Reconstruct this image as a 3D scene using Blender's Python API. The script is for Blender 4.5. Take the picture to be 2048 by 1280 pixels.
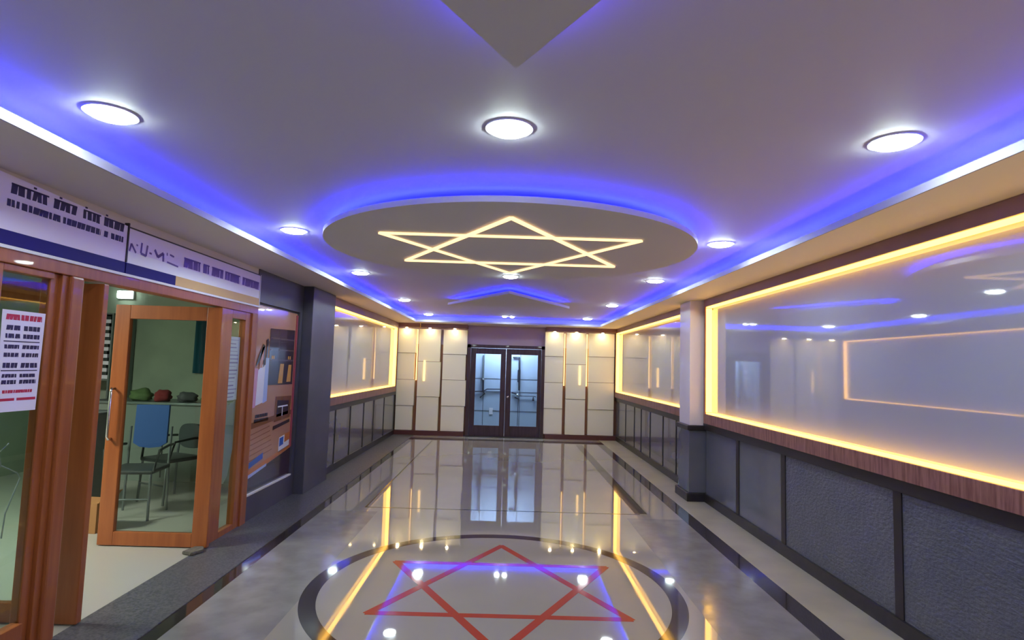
import bpy, bmesh, math, random
from mathutils import Matrix, Vector
PI = math.pi
sc = bpy.context.scene
for o in list(bpy.data.objects): bpy.data.objects.remove(o)
C = sc.collection

# ---------------------------------------------------------------- camera
EYE = 1.55
pitch, yaw, roll = 0.07906896, 0.00650279, 0.0295162
cp, sp, cy, sy, cr, sr = math.cos(pitch), math.sin(pitch), math.cos(yaw), math.sin(yaw), math.cos(roll), math.sin(roll)
fwd = Vector((sy*cp, cy*cp, sp)); rt = Vector((cy, -sy, 0)); up = rt.cross(fwd)
r2 = rt*cr + up*sr; u2 = up*cr - rt*sr
cam_d = bpy.data.cameras.new('camera'); cam = bpy.data.objects.new('camera', cam_d); C.objects.link(cam)
cam_d.sensor_fit = 'HORIZONTAL'; cam_d.sensor_width = 36; cam_d.lens = 1162/2048*36; cam_d.clip_start = 0.05; cam_d.clip_end = 100
m = Matrix((( r2.x, u2.x, -fwd.x, 0), (r2.y, u2.y, -fwd.y, 0), (r2.z, u2.z, -fwd.z, EYE), (0, 0, 0, 1)))
cam.matrix_world = m
sc.camera = cam

# ---------------------------------------------------------------- world, exposure
w = bpy.data.worlds.new('world'); sc.world = w; w.use_nodes = True
w.node_tree.nodes['Background'].inputs[0].default_value = (0.02, 0.02, 0.03, 1)
w.node_tree.nodes['Background'].inputs[1].default_value = 0.1
sc.view_settings.view_transform = 'Standard'; sc.view_settings.look = 'None'
sc.view_settings.gamma = 1; sc.view_settings.exposure = 0.0
sc.view_settings.use_curve_mapping = False
# light levels of the lamps and the shop fill light built below
E_DOWN, E_BLUE, E_WARM, E_STAR, E_SHOP_FILL = 112.0, 90.0, 6.5, 2.4, 125.0

# ---------------------------------------------------------------- materials
def srgb(r, g, b):
    f = lambda c: (c/255/12.92) if c/255 <= 0.04045 else ((c/255+0.055)/1.055)**2.4
    return (f(r), f(g), f(b), 1)
def pbr(name, col, rough=0.5, metal=0, ior=1.5, coat=0, coat_rough=0.03, noise=None, bump=None, rough_noise=None, spec=None):
    """noise=(scale xyz, second colour, low, high) bump=(scale, strength, distance)"""
    mt = bpy.data.materials.new(name); mt.use_nodes = True; nt = mt.node_tree; b = nt.nodes['Principled BSDF']
    b.inputs['Base Color'].default_value = col; b.inputs['Roughness'].default_value = rough
    b.inputs['Metallic'].default_value = metal; b.inputs['IOR'].default_value = ior
    b.inputs['Coat Weight'].default_value = coat; b.inputs['Coat Roughness'].default_value = coat_rough
    if spec is not None: b.inputs['Specular IOR Level'].default_value = spec
    geo = nt.nodes.new('ShaderNodeNewGeometry')
    def nz(scale, detail=5):
        mp = nt.nodes.new('ShaderNodeMapping'); nt.links.new(geo.outputs['Position'], mp.inputs['Vector'])
        mp.inputs['Scale'].default_value = scale
        n = nt.nodes.new('ShaderNodeTexNoise'); n.inputs['Scale'].default_value = 1; n.inputs['Detail'].default_value = detail
        nt.links.new(mp.outputs[0], n.inputs['Vector']); return n
    if noise:
        n = nz(noise[0]); cr_ = nt.nodes.new('ShaderNodeValToRGB'); nt.links.new(n.outputs[0], cr_.inputs[0])
        cr_.color_ramp.elements[0].position = noise[2]; cr_.color_ramp.elements[1].position = noise[3]
        cr_.color_ramp.elements[0].color = col; cr_.color_ramp.elements[1].color = noise[1]
        nt.links.new(cr_.outputs[0], b.inputs['Base Color'])
    if bump:
        s = bump[0] if isinstance(bump[0], tuple) else (bump[0],)*3
        n = nz(s, 6); bp = nt.nodes.new('ShaderNodeBump'); bp.inputs['Strength'].default_value = bump[1]; bp.inputs['Distance'].default_value = bump[2]
        nt.links.new(n.outputs[0], bp.inputs['Height']); nt.links.new(bp.outputs[0], b.inputs['Normal'])
    if rough_noise:
        n = nz(rough_noise[0], 3); mr = nt.nodes.new('ShaderNodeMapRange'); mr.inputs['From Min'].default_value = .35; mr.inputs['From Max'].default_value = .65
        mr.inputs['To Min'].default_value = rough_noise[1]; mr.inputs['To Max'].default_value = rough_noise[2]
        nt.links.new(n.outputs[0], mr.inputs[0]); nt.links.new(mr.outputs[0], b.inputs['Roughness'])
    return mt
def emit(name, col, strength):
    mt = bpy.data.materials.new(name); mt.use_nodes = True; nt = mt.node_tree
    nt.nodes.remove(nt.nodes['Principled BSDF'])
    e = nt.nodes.new('ShaderNodeEmission'); e.inputs[0].default_value = (*col, 1); e.inputs[1].default_value = strength
    nt.links.new(e.outputs[0], nt.nodes['Material Output'].inputs[0]); return mt
def glass(name, tint, ior=1.5, haze=0.0):
    """thin pane: clear transmission with a Fresnel mirror reflection"""
    mt = bpy.data.materials.new(name); mt.use_nodes = True; nt = mt.node_tree
    nt.nodes.remove(nt.nodes['Principled BSDF'])
    t = nt.nodes.new('ShaderNodeBsdfTransparent'); t.inputs[0].default_value = (*tint, 1)
    g = nt.nodes.new('ShaderNodeBsdfGlossy'); g.inputs['Roughness'].default_value = 0.01
    fr = nt.nodes.new('ShaderNodeFresnel'); fr.inputs[0].default_value = ior
    mx = nt.nodes.new('ShaderNodeMixShader')
    geo = nt.nodes.new('ShaderNodeNewGeometry'); inv = nt.nodes.new('ShaderNodeMath'); inv.operation = 'SUBTRACT'; inv.inputs[0].default_value = 1
    mul = nt.nodes.new('ShaderNodeMath'); mul.operation = 'MULTIPLY'     # reflect once, at the face where light enters the pane
    nt.links.new(geo.outputs['Backfacing'], inv.inputs[1]); nt.links.new(inv.outputs[0], mul.inputs[0]); nt.links.new(fr.outputs[0], mul.inputs[1])
    nt.links.new(mul.outputs[0], mx.inputs[0])
    src = t.outputs[0]
    if haze:
        d = nt.nodes.new('ShaderNodeBsdfDiffuse'); d.inputs[0].default_value = (.75, .82, .9, 1)
        m2 = nt.nodes.new('ShaderNodeMixShader'); m2.inputs[0].default_value = haze
        nt.links.new(t.outputs[0], m2.inputs[1]); nt.links.new(d.outputs[0], m2.inputs[2]); src = m2.outputs[0]
    nt.links.new(src, mx.inputs[1]); nt.links.new(g.outputs[0], mx.inputs[2])
    nt.links.new(mx.outputs[0], nt.nodes['Material Output'].inputs[0]); return mt

M = {}
M['ceiling'] = pbr('ceiling_paint', srgb(202, 198, 203), .6)
M['soffit'] = pbr('soffit_paint', srgb(222, 212, 208), .6)
M['soffit_right'] = pbr('cream_paint', srgb(250, 238, 204), .6)
M['wall'] = pbr('wall_paint', srgb(205, 195, 205), .6)
M['mauve'] = pbr('mauve_wall', srgb(178, 158, 180), .45)
M['slate'] = pbr('slate_laminate', srgb(76, 74, 84), .42, coat=0, noise=((2, 2, 4), srgb(68, 67, 76), .4, .6))
M['pillar'] = pbr('pillar_paint', srgb(242, 230, 222), .35, coat=.25)
M['black'] = pbr('black_granite', srgb(34, 30, 33), .35, noise=((14, 14, 14), srgb(46, 42, 44), .45, .7))
M['ledge'] = pbr('black_ledge', srgb(40, 35, 38), .4)
M['dado'] = pbr('textured_dado_board', srgb(98, 98, 106), .42, noise=((3, 3, 3), srgb(86, 88, 98), .35, .65), bump=((45, 28, 60), .7, .016))
M['dado_smooth'] = pbr('smooth_dado_board', srgb(104, 104, 110), .22, coat=.4, noise=((1.2, 1.2, 2), srgb(92, 94, 102), .35, .65))
M['frame'] = pbr('brown_laminate', srgb(160, 110, 96), .42, noise=((60, 60, 6), srgb(118, 74, 62), .38, .66))
M['frame_top'] = pbr('brown_laminate_smooth', srgb(146, 106, 102), .35, noise=((2, 2, 2), srgb(128, 90, 88), .35, .65))
M['gloss'] = pbr('glossy_white_board', srgb(166, 168, 180), .035, ior=1.62, coat=.5, coat_rough=.02)
M['cream'] = pbr('cream_gloss_panel', srgb(248, 246, 218), .3, coat=.2)
M['copper'] = pbr('copper_backing', srgb(150, 104, 74), .35, metal=.3)
M['maroon'] = pbr('maroon_skirting', srgb(92, 50, 46), .35)
M['darkwood'] = pbr('dark_door_wood', srgb(66, 44, 48), .3, noise=((30, 30, 3), srgb(54, 34, 36), .4, .65), coat=.2)
M['orange'] = pbr('orange_door_wood', srgb(162, 90, 44), .34, noise=((24, 24, 1.5), srgb(142, 74, 34), .35, .7), coat=.25)
M['chrome'] = pbr('chrome', (.75, .75, .78, 1), .15, metal=1)
M['brass'] = pbr('brass', srgb(220, 180, 100), .25, metal=1)
M['floor'] = pbr('polished_grey_marble', srgb(158, 152, 140), .03, ior=1.95, noise=((.8, .8, 1), srgb(150, 144, 133), .35, .7), rough_noise=((3, 3, 3), .015, .05))
M['floor_edge'] = pbr('honed_beige_stone', srgb(172, 166, 146), .3, noise=((3, 3, 3), srgb(160, 154, 136), .4, .65))
M['floor_dark'] = pbr('dark_granite', srgb(92, 91, 94), .38, noise=((70, 70, 70), srgb(64, 64, 68), .4, .62), bump=(90, .15, .003))
M['floor_side'] = pbr('worn_grey_marble', srgb(138, 135, 130), .12, ior=1.6, noise=((5, 5, 5), srgb(122, 119, 114), .38, .66), rough_noise=((5, 5, 5), .06, .22))
M['inlay_black'] = pbr('black_stone_inlay', srgb(52, 46, 44), .06, ior=1.8)
M['inlay_grey'] = pbr('grey_stone_inlay', srgb(84, 78, 74), .06, ior=1.8)
M['inlay_red'] = pbr('red_stone_inlay', srgb(170, 62, 42), .06, ior=1.7)
M['joint'] = pbr('floor_joint', srgb(44, 42, 40), .15)
M['lip'] = pbr('ledge_edge_paint', srgb(178, 176, 190), .5)
M['white_trim'] = pbr('white_trim', srgb(225, 222, 225), .4)
M['down'] = emit('downlight_glow', (.82, .98, .96), E_DOWN)
M['blue'] = emit('blue_led', (.008, .012, 1.0), E_BLUE)
M['violet'] = emit('violet_led', (.07, .03, 1.0), E_BLUE*.4)
M['warm'] = emit('warm_led', (1.0, .51, .085), E_WARM)
M['warm_back'] = emit('warm_gap_led', (1.0, .64, .26), 2.2)
M['warm_top'] = emit('warm_beam_led', (1.0, .78, .42), 190.0)
M['star'] = emit('star_led', (1.0, .60, .27), E_STAR)
M['shop_lamp'] = emit('shop_lamp_glow', (.8, 1.0, .95), 14.0)
M['shop_fill'] = emit('shop_fill_glow', (.95, 1.0, .87), E_SHOP_FILL)  # fill light added inside the shop
M['passage_fill'] = emit('passage_fill_glow', (.72, .84, 1.0), 72)  # fill light added behind the double door
M['glass'] = glass('shop_glass', (.86, .93, .90))
M['glass_door'] = glass('door_glass', (.78, .86, .92))
M['passage'] = pbr('passage_board', srgb(168, 182, 196), .5)
M['pipe'] = pbr('dark_pipe', srgb(38, 38, 48), .4)
M['sign'] = pbr('sign_lilac', srgb(238, 228, 252), .6, spec=.2)
M['sign_low'] = pbr('sign_white', srgb(246, 246, 253), .6, spec=.2)
M['navy'] = pbr('sign_navy', srgb(40, 34, 110), .6, spec=.15)
M['tan'] = pbr('sign_tan', srgb(214, 178, 122), .6, spec=.2)
M['ink'] = pbr('ink_navy', srgb(34, 24, 76), .5)
M['ink_dark'] = pbr('ink_black', srgb(22, 20, 40), .5)
M['ink_faded'] = pbr('ink_faded_violet', srgb(108, 84, 154), .5)
M['ink_pale'] = pbr('ink_pale_violet', srgb(146, 124, 186), .5)
M['red'] = pbr('ink_red', srgb(188, 34, 74), .5)
M['paper'] = pbr('paper', srgb(232, 226, 246), .6)
M['paper_grey'] = pbr('translucent_sheet', srgb(150, 158, 152), .5)
M['green_wall'] = pbr('pale_green_wall', srgb(168, 178, 156), .6, noise=((2, 2, 2), srgb(158, 168, 148), .4, .6))
M['shop_floor'] = pbr('beige_tile', srgb(164, 160, 150), .3)
M['shop_ceiling'] = pbr('shop_ceiling', srgb(130, 150, 138), .6)
M['blue_cloth'] = pbr('blue_cloth', srgb(38, 78, 140), .7)
M['teal_cloth'] = pbr('teal_curtain', srgb(60, 130, 150), .7)
M['dark_plastic'] = pbr('dark_plastic', srgb(42, 48, 48), .4)
M['dark_back'] = pbr('charcoal_cloth', srgb(56, 64, 64), .7)
M['steel'] = pbr('grey_steel', srgb(120, 128, 128), .35, metal=.6)
M['counter'] = pbr('grey_counter', srgb(122, 130, 122), .5)
M['card'] = pbr('cardboard', srgb(160, 112, 66), .7)
M['cloth_red'] = pbr('red_cloth', srgb(140, 44, 48), .8)
M['cloth_green'] = pbr('green_bundle', srgb(96, 120, 72), .8)
M['cloth_grey'] = pbr('grey_cloth', srgb(90, 90, 92), .8)
M['stone'] = pbr('doorstop_stone', srgb(104, 98, 88), .6, noise=((30, 30, 30), srgb(80, 76, 70), .4, .6))
M['p_brown'] = pbr('poster_brown', srgb(178, 128, 98), .18, coat=.5)
M['p_tan'] = pbr('poster_orange_brown', srgb(190, 112, 62), .2, coat=.5)
M['p_dark'] = pbr('poster_dark', srgb(58, 38, 46), .15, coat=.5)
M['p_mid'] = pbr('poster_mid', srgb(96, 74, 82), .15, coat=.5)
M['p_line'] = pbr('poster_line', srgb(124, 74, 44), .2, coat=.5)
M['p_white'] = pbr('poster_white', srgb(226, 224, 236), .2, coat=.5)
M['p_pink'] = pbr('poster_pink', srgb(206, 150, 176), .2, coat=.5)
M['p_lightblue'] = pbr('poster_pale_blue', srgb(170, 184, 226), .2, coat=.5)
M['p_greyblue'] = pbr('poster_grey_blue', srgb(110, 130, 160), .2, coat=.5)
M['p_blue'] = pbr('poster_blue', srgb(40, 90, 190), .2, coat=.5)
M['p_skin'] = pbr('poster_skin', srgb(190, 130, 110), .2, coat=.5)
M['p_gold'] = pbr('poster_gold', srgb(206, 150, 78), .2, coat=.5)
M['p_red'] = pbr('poster_red_border', srgb(164, 74, 84), .2, coat=.5)

# ---------------------------------------------------------------- helpers
WL = {}
def bx(bm, x0, x1, y0, y1, z0, z1, bev=0):
    if x0 > x1: x0, x1 = x1, x0
    if y0 > y1: y0, y1 = y1, y0
    if z0 > z1: z0, z1 = z1, z0
    r = bmesh.ops.create_cube(bm, size=1, matrix=Matrix.Translation(((x0+x1)/2, (y0+y1)/2, (z0+z1)/2)) @ Matrix.Diagonal((x1-x0, y1-y0, z1-z0, 1)))
    if bev:
        es = list({e for v in r['verts'] for e in v.link_edges})
        bmesh.ops.bevel(bm, geom=es, offset=bev, segments=2, affect='EDGES', profile=.6)
    return bm
def box(*a, **k): return bx(bmesh.new(), *a, **k)
def cyl(bm, c, r, z0, z1, n=32, r2_=None):
    bmesh.ops.create_cone(bm, cap_ends=True, segments=n, radius1=r, radius2=r if r2_ is None else r2_, depth=z1-z0, matrix=Matrix.Translation((c[0], c[1], (z0+z1)/2)))
    return bm
def tube(bm, pts, r, n=10):
    pts = [Vector(p) for p in pts]; rings = []
    for i, p in enumerate(pts):
        d = (pts[min(i+1, len(pts)-1)] - pts[max(i-1, 0)]).normalized()
        a = d.cross(Vector((0, 0, 1))) if abs(d.z) < .9 else d.cross(Vector((1, 0, 0)))
        a.normalize(); b = d.cross(a)
        rings.append([bm.verts.new(p + (a*math.cos(t*2*PI/n) + b*math.sin(t*2*PI/n))*r) for t in range(n)])
    for i in range(len(rings)-1):
        for t in range(n): bm.faces.new((rings[i][t], rings[i][(t+1) % n], rings[i+1][(t+1) % n], rings[i+1][t]))
    bm.faces.new(rings[0][::-1]); bm.faces.new(rings[-1]); return bm
def prism(bm, pts, lo, hi, axis='z'):
    """polygon extruded: pts are (x,y) for z, (y,z) for x, (x,z) for y"""
    mk = {'z': lambda p, h: (p[0], p[1], h), 'x': lambda p, h: (h, p[0], p[1]), 'y': lambda p, h: (p[0], h, p[1])}[axis]
    a = [bm.verts.new(mk(p, lo)) for p in pts]; b = [bm.verts.new(mk(p, hi)) for p in pts]; n = len(pts)
    bm.faces.new(a[::-1]); bm.faces.new(b)
    for i in range(n): bm.faces.new((a[i], a[(i+1) % n], b[(i+1) % n], b[i]))
    return bm
def ring(bm, c, ri, ro, z0, z1, n=128, a0=0, a1=2*PI):
    full = abs(a1-a0-2*PI) < 1e-6; k = n if full else n+1
    V = []
    for i in range(k):
        t = a0 + (a1-a0)*i/n; cs, sn = math.cos(t), math.sin(t)
        V.append([bm.verts.new((c[0]+r*cs, c[1]+r*sn, z)) for r, z in ((ri, z0), (ro, z0), (ro, z1), (ri, z1))])
    for i in range(n):
        a, b = V[i], V[(i+1) % k]
        for j in range(4): bm.faces.new((a[j], a[(j+1) % 4], b[(j+1) % 4], b[j]))
    return bm
def obj(name, bm, mat, parent=None, label=None, smooth=False, kind=None):
    bmesh.ops.recalc_face_normals(bm, faces=bm.faces)
    xs = [v.co for v in bm.verts]
    c = Vector([(min(v[i] for v in xs)+max(v[i] for v in xs))/2 for i in range(3)])
    if parent is None: c.z = min(v.z for v in xs)
    for v in bm.verts: v.co -= c
    me = bpy.data.meshes.new(name); bm.to_mesh(me); bm.free(); me.materials.append(M[mat] if isinstance(mat, str) else mat)
    if smooth:
        for p in me.polygons: p.use_smooth = True
    o = bpy.data.objects.new(name, me); C.objects.link(o); WL[o] = c
    if parent: o.parent = parent; o.location = c - WL[parent]
    else: o.location = c
    if label: o['label'] = label
    if kind: o['kind'] = kind
    return o
def thing(name, label, cat, loc, group=None):
    o = bpy.data.objects.new(name, None); C.objects.link(o); o.location = loc; WL[o] = Vector(loc); o.empty_display_size = .1
    o['label'] = label; o['category'] = cat
    if group: o['group'] = group
    return o
def struct(name, bm, mat, label=None):
    o = obj(name, bm, mat); o['kind'] = 'structure'
    if label: o['label'] = label
    return o
def struct_empty(name, loc, label=None):
    o = bpy.data.objects.new(name, None); C.objects.link(o); o.location = loc; WL[o] = Vector(loc); o.empty_display_size = .1
    o['kind'] = 'structure'
    if label: o['label'] = label
    return o
def tag(o, label, cat, group=None):
    o['label'] = label; o['category'] = cat
    if group: o['group'] = group
    return o

# ================================================================ ROOM SHELL
W, YF, YB = 2.43, -5.0, 12.9            # half width, front end, back wall
ZC, ZS = 2.55, 2.42                     # ceiling, soffit underside
XL, LT, YBL = 1.93, 2.457, 12.1         # cove lip: x, top z, y at the back
fl = struct('floor', box(-6.3, W+.25, YF-.2, YB+.05, -.12, 0), 'floor', 'polished grey marble floor with inlaid ring and red star')
# -- inlays (flush stone strips, 0.5-1 mm proud)
c_ring = (-.035, 4.19)
obj('ring_inlay', ring(bmesh.new(), c_ring, 1.19, 1.295, 0, .0008, 160), 'inlay_black', fl, 'dark stone ring around the red star')
b = bmesh.new(); R_ = .94; hw = .028
for k in range(2):
    P3 = [(R_*math.sin(k*PI + j*2*PI/3), 4.21 + R_*math.cos(k*PI + j*2*PI/3)) for j in range(3)]
    ctr = Vector((0, 4.21))
    for j in range(3):
        a, c = Vector(P3[j]), Vector(P3[(j+1) % 3]); d = (c-a).normalized(); n = Vector((-d.y, d.x))
        z1 = .001 + .0002*k
        prism(b, [a+n*hw-d*hw*.6, a-n*hw-d*hw*.6, c-n*hw+d*hw*.6, c+n*hw+d*hw*.6], .0001, z1 + .00005*j)
obj('star_inlay', b, 'inlay_red', fl, 'red six-pointed star lines in the floor')
b = bmesh.new()
for x0, x1 in ((-1.97, -1.87), (1.89, 2.04)): bx(b, x0, x1, YF, 12.35, 0, .0008)
obj('border_band', b, 'inlay_black', fl, 'black border bands along both sides')
b = bmesh.new()
bx(b, -1.475, 1.475, 6.36, 6.385, 0, .0007); bx(b, -1.475, -1.455, 6.385, 11.9, 0, .0007)
obj('joint_line', b, 'joint', fl, 'thin dark joint lines')
b = bmesh.new(); bx(b, 1.43, 1.56, 6.4, 11.9, 0, .0006); bx(b, -1.87, 1.89, 12.1, 12.35, 0, .0007)
obj('grey_band', b, 'inlay_grey', fl, 'grey stone band')
obj('honed_strip', box(2.04, W, YF, 12.9, 0, .0006), 'floor_edge', fl, 'honed beige strip along the right wall')
obj('granite_strip', box(-W, -1.97, YF, 12.9, 0, .006), 'floor_dark', fl, 'dark speckled granite strip in front of the shop')
b = bmesh.new(); bx(b, -1.87, -1.3, YF, 6.2, 0, .0004); bx(b, 1.3, 1.89, YF, 6.2, 0, .0004)
obj('worn_strip', b, 'floor_side', fl, 'worn duller marble beside the ring')
obj('shop_tiles', box(-6.2, -W, .0, 8.3, 0, .004), 'shop_floor', fl, 'beige tiles inside the shop')

# -- ceiling
struct('ceiling', box(-W-.1, W+.1, YF-.1, YB+.1, ZC, ZC+.12), 'ceiling', 'painted raised ceiling with recessed downlights')
def soffit(name, x0, x1, y0, y1, mat, led, label):
    s = struct(name, box(x0, x1, y0, y1, ZS, LT), mat, label)
    b = bmesh.new(); bx(b, *led)
    obj('led_strip', b, 'blue', s, 'hidden blue strip on top of the ledge')
    return s
sl_ = soffit('trim_1', -W-.05, -XL, YF, YB, 'soffit', (-2.07, -2.045, YF+.2, YBL+.1, LT, LT+.007), 'dropped ceiling ledge above the shop side with blue cove glow')
sr_ = soffit('trim_2', XL, W+.05, YF, YB, 'soffit_right', (2.045, 2.07, YF+.2, YBL+.1, LT, LT+.007), 'cream dropped ceiling ledge above the lit panels with blue cove glow')
sb_ = soffit('trim_3', -XL, XL, YBL, YB, 'soffit', (-XL, XL, YBL+.115, YBL+.14, LT, LT+.007), 'narrow dropped ledge across the back with blue cove glow')
for s, x0, x1, y0, y1 in ((sl_, -XL-.004, -XL+.006, YF, YBL), (sr_, XL-.006, XL+.004, YF, YBL), (sb_, -XL, XL, YBL-.006, YBL+.004)):
    obj('edge_strip', box(x0, x1, y0, y1, ZS-.002, LT+.004), 'lip', s, 'pale lilac edge of the ledge')

# white risers closing the cove behind the strips
for s, a in ((sl_, (-2.24, -2.21, YF, YB-.3)), (sr_, (2.21, 2.24, YF, YB-.3)), (sb_, (-2.2, 2.2, YBL+.26, YBL+.29))):
    obj('cove_riser', box(*a, LT, ZC), 'ceiling', s)
# -- walls
struct('wall_right', box(W+.04, W+.2, YF, YB, 0, ZC), 'wall', 'right hall wall behind the glossy panels')
struct('wall_back', box(-W-.04, W+.04, YB, YB+.05, 1.98, ZC), 'mauve', 'mauve wall strip above the double door')
b = bmesh.new(); bx(b, -W-.04, -.86, YB, YB+.05, 0, 1.98); bx(b, .82, W+.04, YB, YB+.05, 0, 1.98)
struct('wall_back_lower', b, 'copper', 'copper coloured backing wall behind the white panels')
struct('wall_front', box(-6.3, W+.2, YF-.2, YF, 0, 2.7), 'wall')
b = bmesh.new(); bx(b, -W-.16, -W, 5.62, 7.75, 0, .24); bx(b, -W-.16, -W, 5.62, 7.75, 2.1, ZC); bx(b, -W-.16, -W, 6.78, 7.75, .24, 2.1); bx(b, -W-.16, -W-.03, 5.62, 6.78, .24, 2.1)
struct('wall_left', b, 'slate', 'dark slate wall around the brown poster')
struct('wall_left_far', box(-W-.16, -W-.04, 7.75, YB, 0, ZC), 'wall')
b = bmesh.new(); bx(b, -W-.14, -W-.01, YF, 5.62, 2.06, ZC)
struct('wall_left_upper', b, 'soffit', 'wall above the shop front')
struct('wall_left_near', box(-W-.14, -W, YF, 1.9, 0, 2.06), 'wall')

# -- shop room
struct('wall_shop_back', box(-6.3, -W-.16, 8.3, 8.4, 0, 2.7), 'green_wall', 'pale green back wall of the shop')
struct('wall_shop_side', box(-6.3, -6.2, YF, 8.3, 0, 2.7), 'green_wall', 'pale green side wall of the shop')
struct('ceiling_shop', box(-6.3, -W-.14, YF, 8.3, 2.6, 2.7), 'shop_ceiling')

# ================================================================ RIGHT WALL
def light_panel(name, side, y0, y1, zt, label, near=False):
    """backlit glossy board in a brown frame; side=+1 right wall, -1 left wall"""
    t = thing(name, label, 'wall panel', (side*(W+.04), (y0+y1)/2, .93), 'led-framed glossy panels')
    xf, xb, xw = side*2.375, side*2.455, side*(W+.04)
    obj('glass_panel', box(xb, side*2.47, y0+.03, y1-.03, 1.0, zt-.04), 'gloss', t, 'glossy pale grey board')
    b = bmesh.new(); bx(b, xf, xw, y0, y1, .935, 1.05, bev=.004)
    obj('bottom_rail', b, 'frame', t, 'brown streaky bottom rail')
    b = bmesh.new(); bx(b, xf, xw, y0, y1, zt, ZS, bev=.004)
    obj('top_rail', b, 'frame_top', t, 'brown top rail')
    for ya, yb in ((y0, y0+.05), (y1-.05, y1)):
        obj('side_rail', box(xf+side*.002, xw, ya, yb, 1.05, zt), 'frame', t)
    a, c = side*2.387, side*2.454
    for bm_ in (box(a, c, y0+.06, y1-.06, zt-.014, zt-.002), box(a, c, y0+.06, y1-.06, 1.052, 1.064),
                box(a, c, y0+.052, y0+.064, 1.07, zt-.02), box(a, c, y1-.064, y1-.052, 1.07, zt-.02)):
        obj('led_strip', bm_, 'warm', t, 'glowing warm yellow strip')
    return t
light_panel('light_panel', 1, -.9, 7.02, 2.33, 'largest glossy grey wall panel with warm light border, nearest on the right wall')
light_panel('light_panel', 1, 7.52, 12.78, 2.33, 'glossy wall panel with warm light border on the right beyond the pillar')
light_panel('light_panel', -1, 7.78, 12.62, 2.30, 'glossy wall panel with warm light border on the left beyond the dark column')

def dado(name, side, y0, y1, seams, label, mats, sw=.05, x=2.425):
    t = struct_empty(name, (side*x, (y0+y1)/2, 0), label)
    xa, xb = side*x, side*(W+.04)
    ys = [y0] + list(seams) + [y1]
    obj('ledge', box(side*(x-.025), xb, y0, y1, .855, .935, bev=.004), 'ledge', t, 'black ledge under the lit panel')
    obj('skirting', box(side*(x-.02), xb, y0, y1, 0, .1, bev=.003), 'black', t, 'black skirting')
    for i in range(len(ys)-1):
        obj('dado_panel', box(xa, xb, ys[i]+sw/2, ys[i+1]-sw/2, .1, .855), mats(i), t)
    for s in seams:
        obj('stile', box(side*(x-.008), xb, s-sw/2, s+sw/2, .1, .855), 'ledge', t)
    return t
dado('trim_4', 1, -.9, 7.1, (.9, 1.75, 2.68, 3.62, 5.1, 6.1), 'black framed dark grey wainscot below the large lit panel', lambda i: 'dado' if i < 5 else 'dado_smooth', .075)
dado('trim_5', 1, 7.52, 12.86, (8.3, 9.0, 9.8, 10.45, 11.0, 11.8), 'dark grey wainscot on the right beyond the pillar', lambda i: 'dado_smooth', .03)
dado('trim_6', -1, 7.6, 12.86, (8.4, 9.2, 10.05, 10.8, 11.7), 'dark grey wainscot on the left beyond the dark column', lambda i: 'dado_smooth', .03)

# pillar on the right
t = thing('pillar', 'square beige pillar with dark grey base between the two lit panels on the right', 'pillar', (2.34, 7.31, 0))
obj('shaft', box(2.235, W+.04, 7.1, 7.52, .9, ZS, bev=.006), 'pillar', t, 'beige upper shaft')
obj('base', box(2.225, W+.04, 7.09, 7.53, .1, .84, bev=.006), 'dado_smooth', t, 'grey base')
obj('base_cap', box(2.2, W+.04, 7.065, 7.55, .84, .9, bev=.008), 'ledge', t, 'black moulding')
obj('plinth', box(2.195, W+.04, 7.06, 7.56, 0, .1, bev=.008), 'black', t, 'black foot')
# dark column on the left
t = thing('pillar', 'dark slate column between the brown poster and the left lit panel', 'pillar', (-2.37, 7.25, 0))
obj('shaft', box(-2.31, -W, 6.86, 7.74, 0, ZS, bev=.006), 'slate', t)

# ================================================================ BACK WALL
bk = struct_empty('trim_7', (0, YB, 2.33), 'brown beams over the white panel columns')
for x0, x1 in ((-2.42, -.88), (.84, 2.42)):
    obj('beam', box(x0, x1, 12.62, YB, 2.335, ZS), 'frame_top', bk)
for x, lab in ((-2.21, 'over the leftmost white panel column'), (-1.70, 'over the second white panel column from the left'), (-1.16, 'over the white panel column left of the door'),
               (1.03, 'over the white panel column right of the door'), (1.51, 'over the second white panel column from the right'), (2.08, 'over the rightmost white panel column')):
    t = thing('spotlight', 'tiny warm spotlight under the brown beam ' + lab, 'light', (x, 12.69, 2.33), 'tiny warm spotlights under the beams')
    obj('collar', ring(bmesh.new(), (x, 12.69), .03, .038, 2.325, 2.335, 24), 'brass', t)
    b = bmesh.new(); bmesh.ops.create_uvsphere(b, u_segments=16, v_segments=8, radius=.028, matrix=Matrix.Translation((x, 12.69, 2.335)) @ Matrix.Diagonal((1, 1, .8, 1)))
    bmesh.ops.delete(b, geom=[v for v in b.verts if v.co.z > 2.336], context='VERTS')
    obj('bulb', b, 'warm_top', t, smooth=True)
bb = struct_empty('baseboard_back', (0, YB, 0), 'maroon skirting under the white panels')
for x0, x1 in ((-2.42, -.9), (.86, 2.42)):
    obj('skirting_board', box(x0, x1, 12.74, YB, 0, .095), 'maroon', bb)
cols = [(-2.40, -2.03, (.095, .625, 1.19, 1.772, 2.31), .10, 'leftmost white panel column of the back wall, by the left corner'),
        (-1.945, -1.47, (.095, .83, 1.595, 2.31), .13, 'white panel column second from the left corner of the back wall'),
        (-1.41, -.905, (.095, .641, 1.208, 1.767, 2.31), .10, 'white panel column directly left of the double door'),
        (.83, 1.235, (.095, .65, 1.217, 1.788, 2.325), .10, 'white panel column directly right of the double door'),
        (1.30, 1.73, (.095, .869, 1.625, 2.325), .13, 'white panel column second from the right corner of the back wall'),
        (1.795, 2.36, (.095, .655, 1.244, 1.805, 2.325), .10, 'rightmost white panel column of the back wall, by the right corner')]
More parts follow.
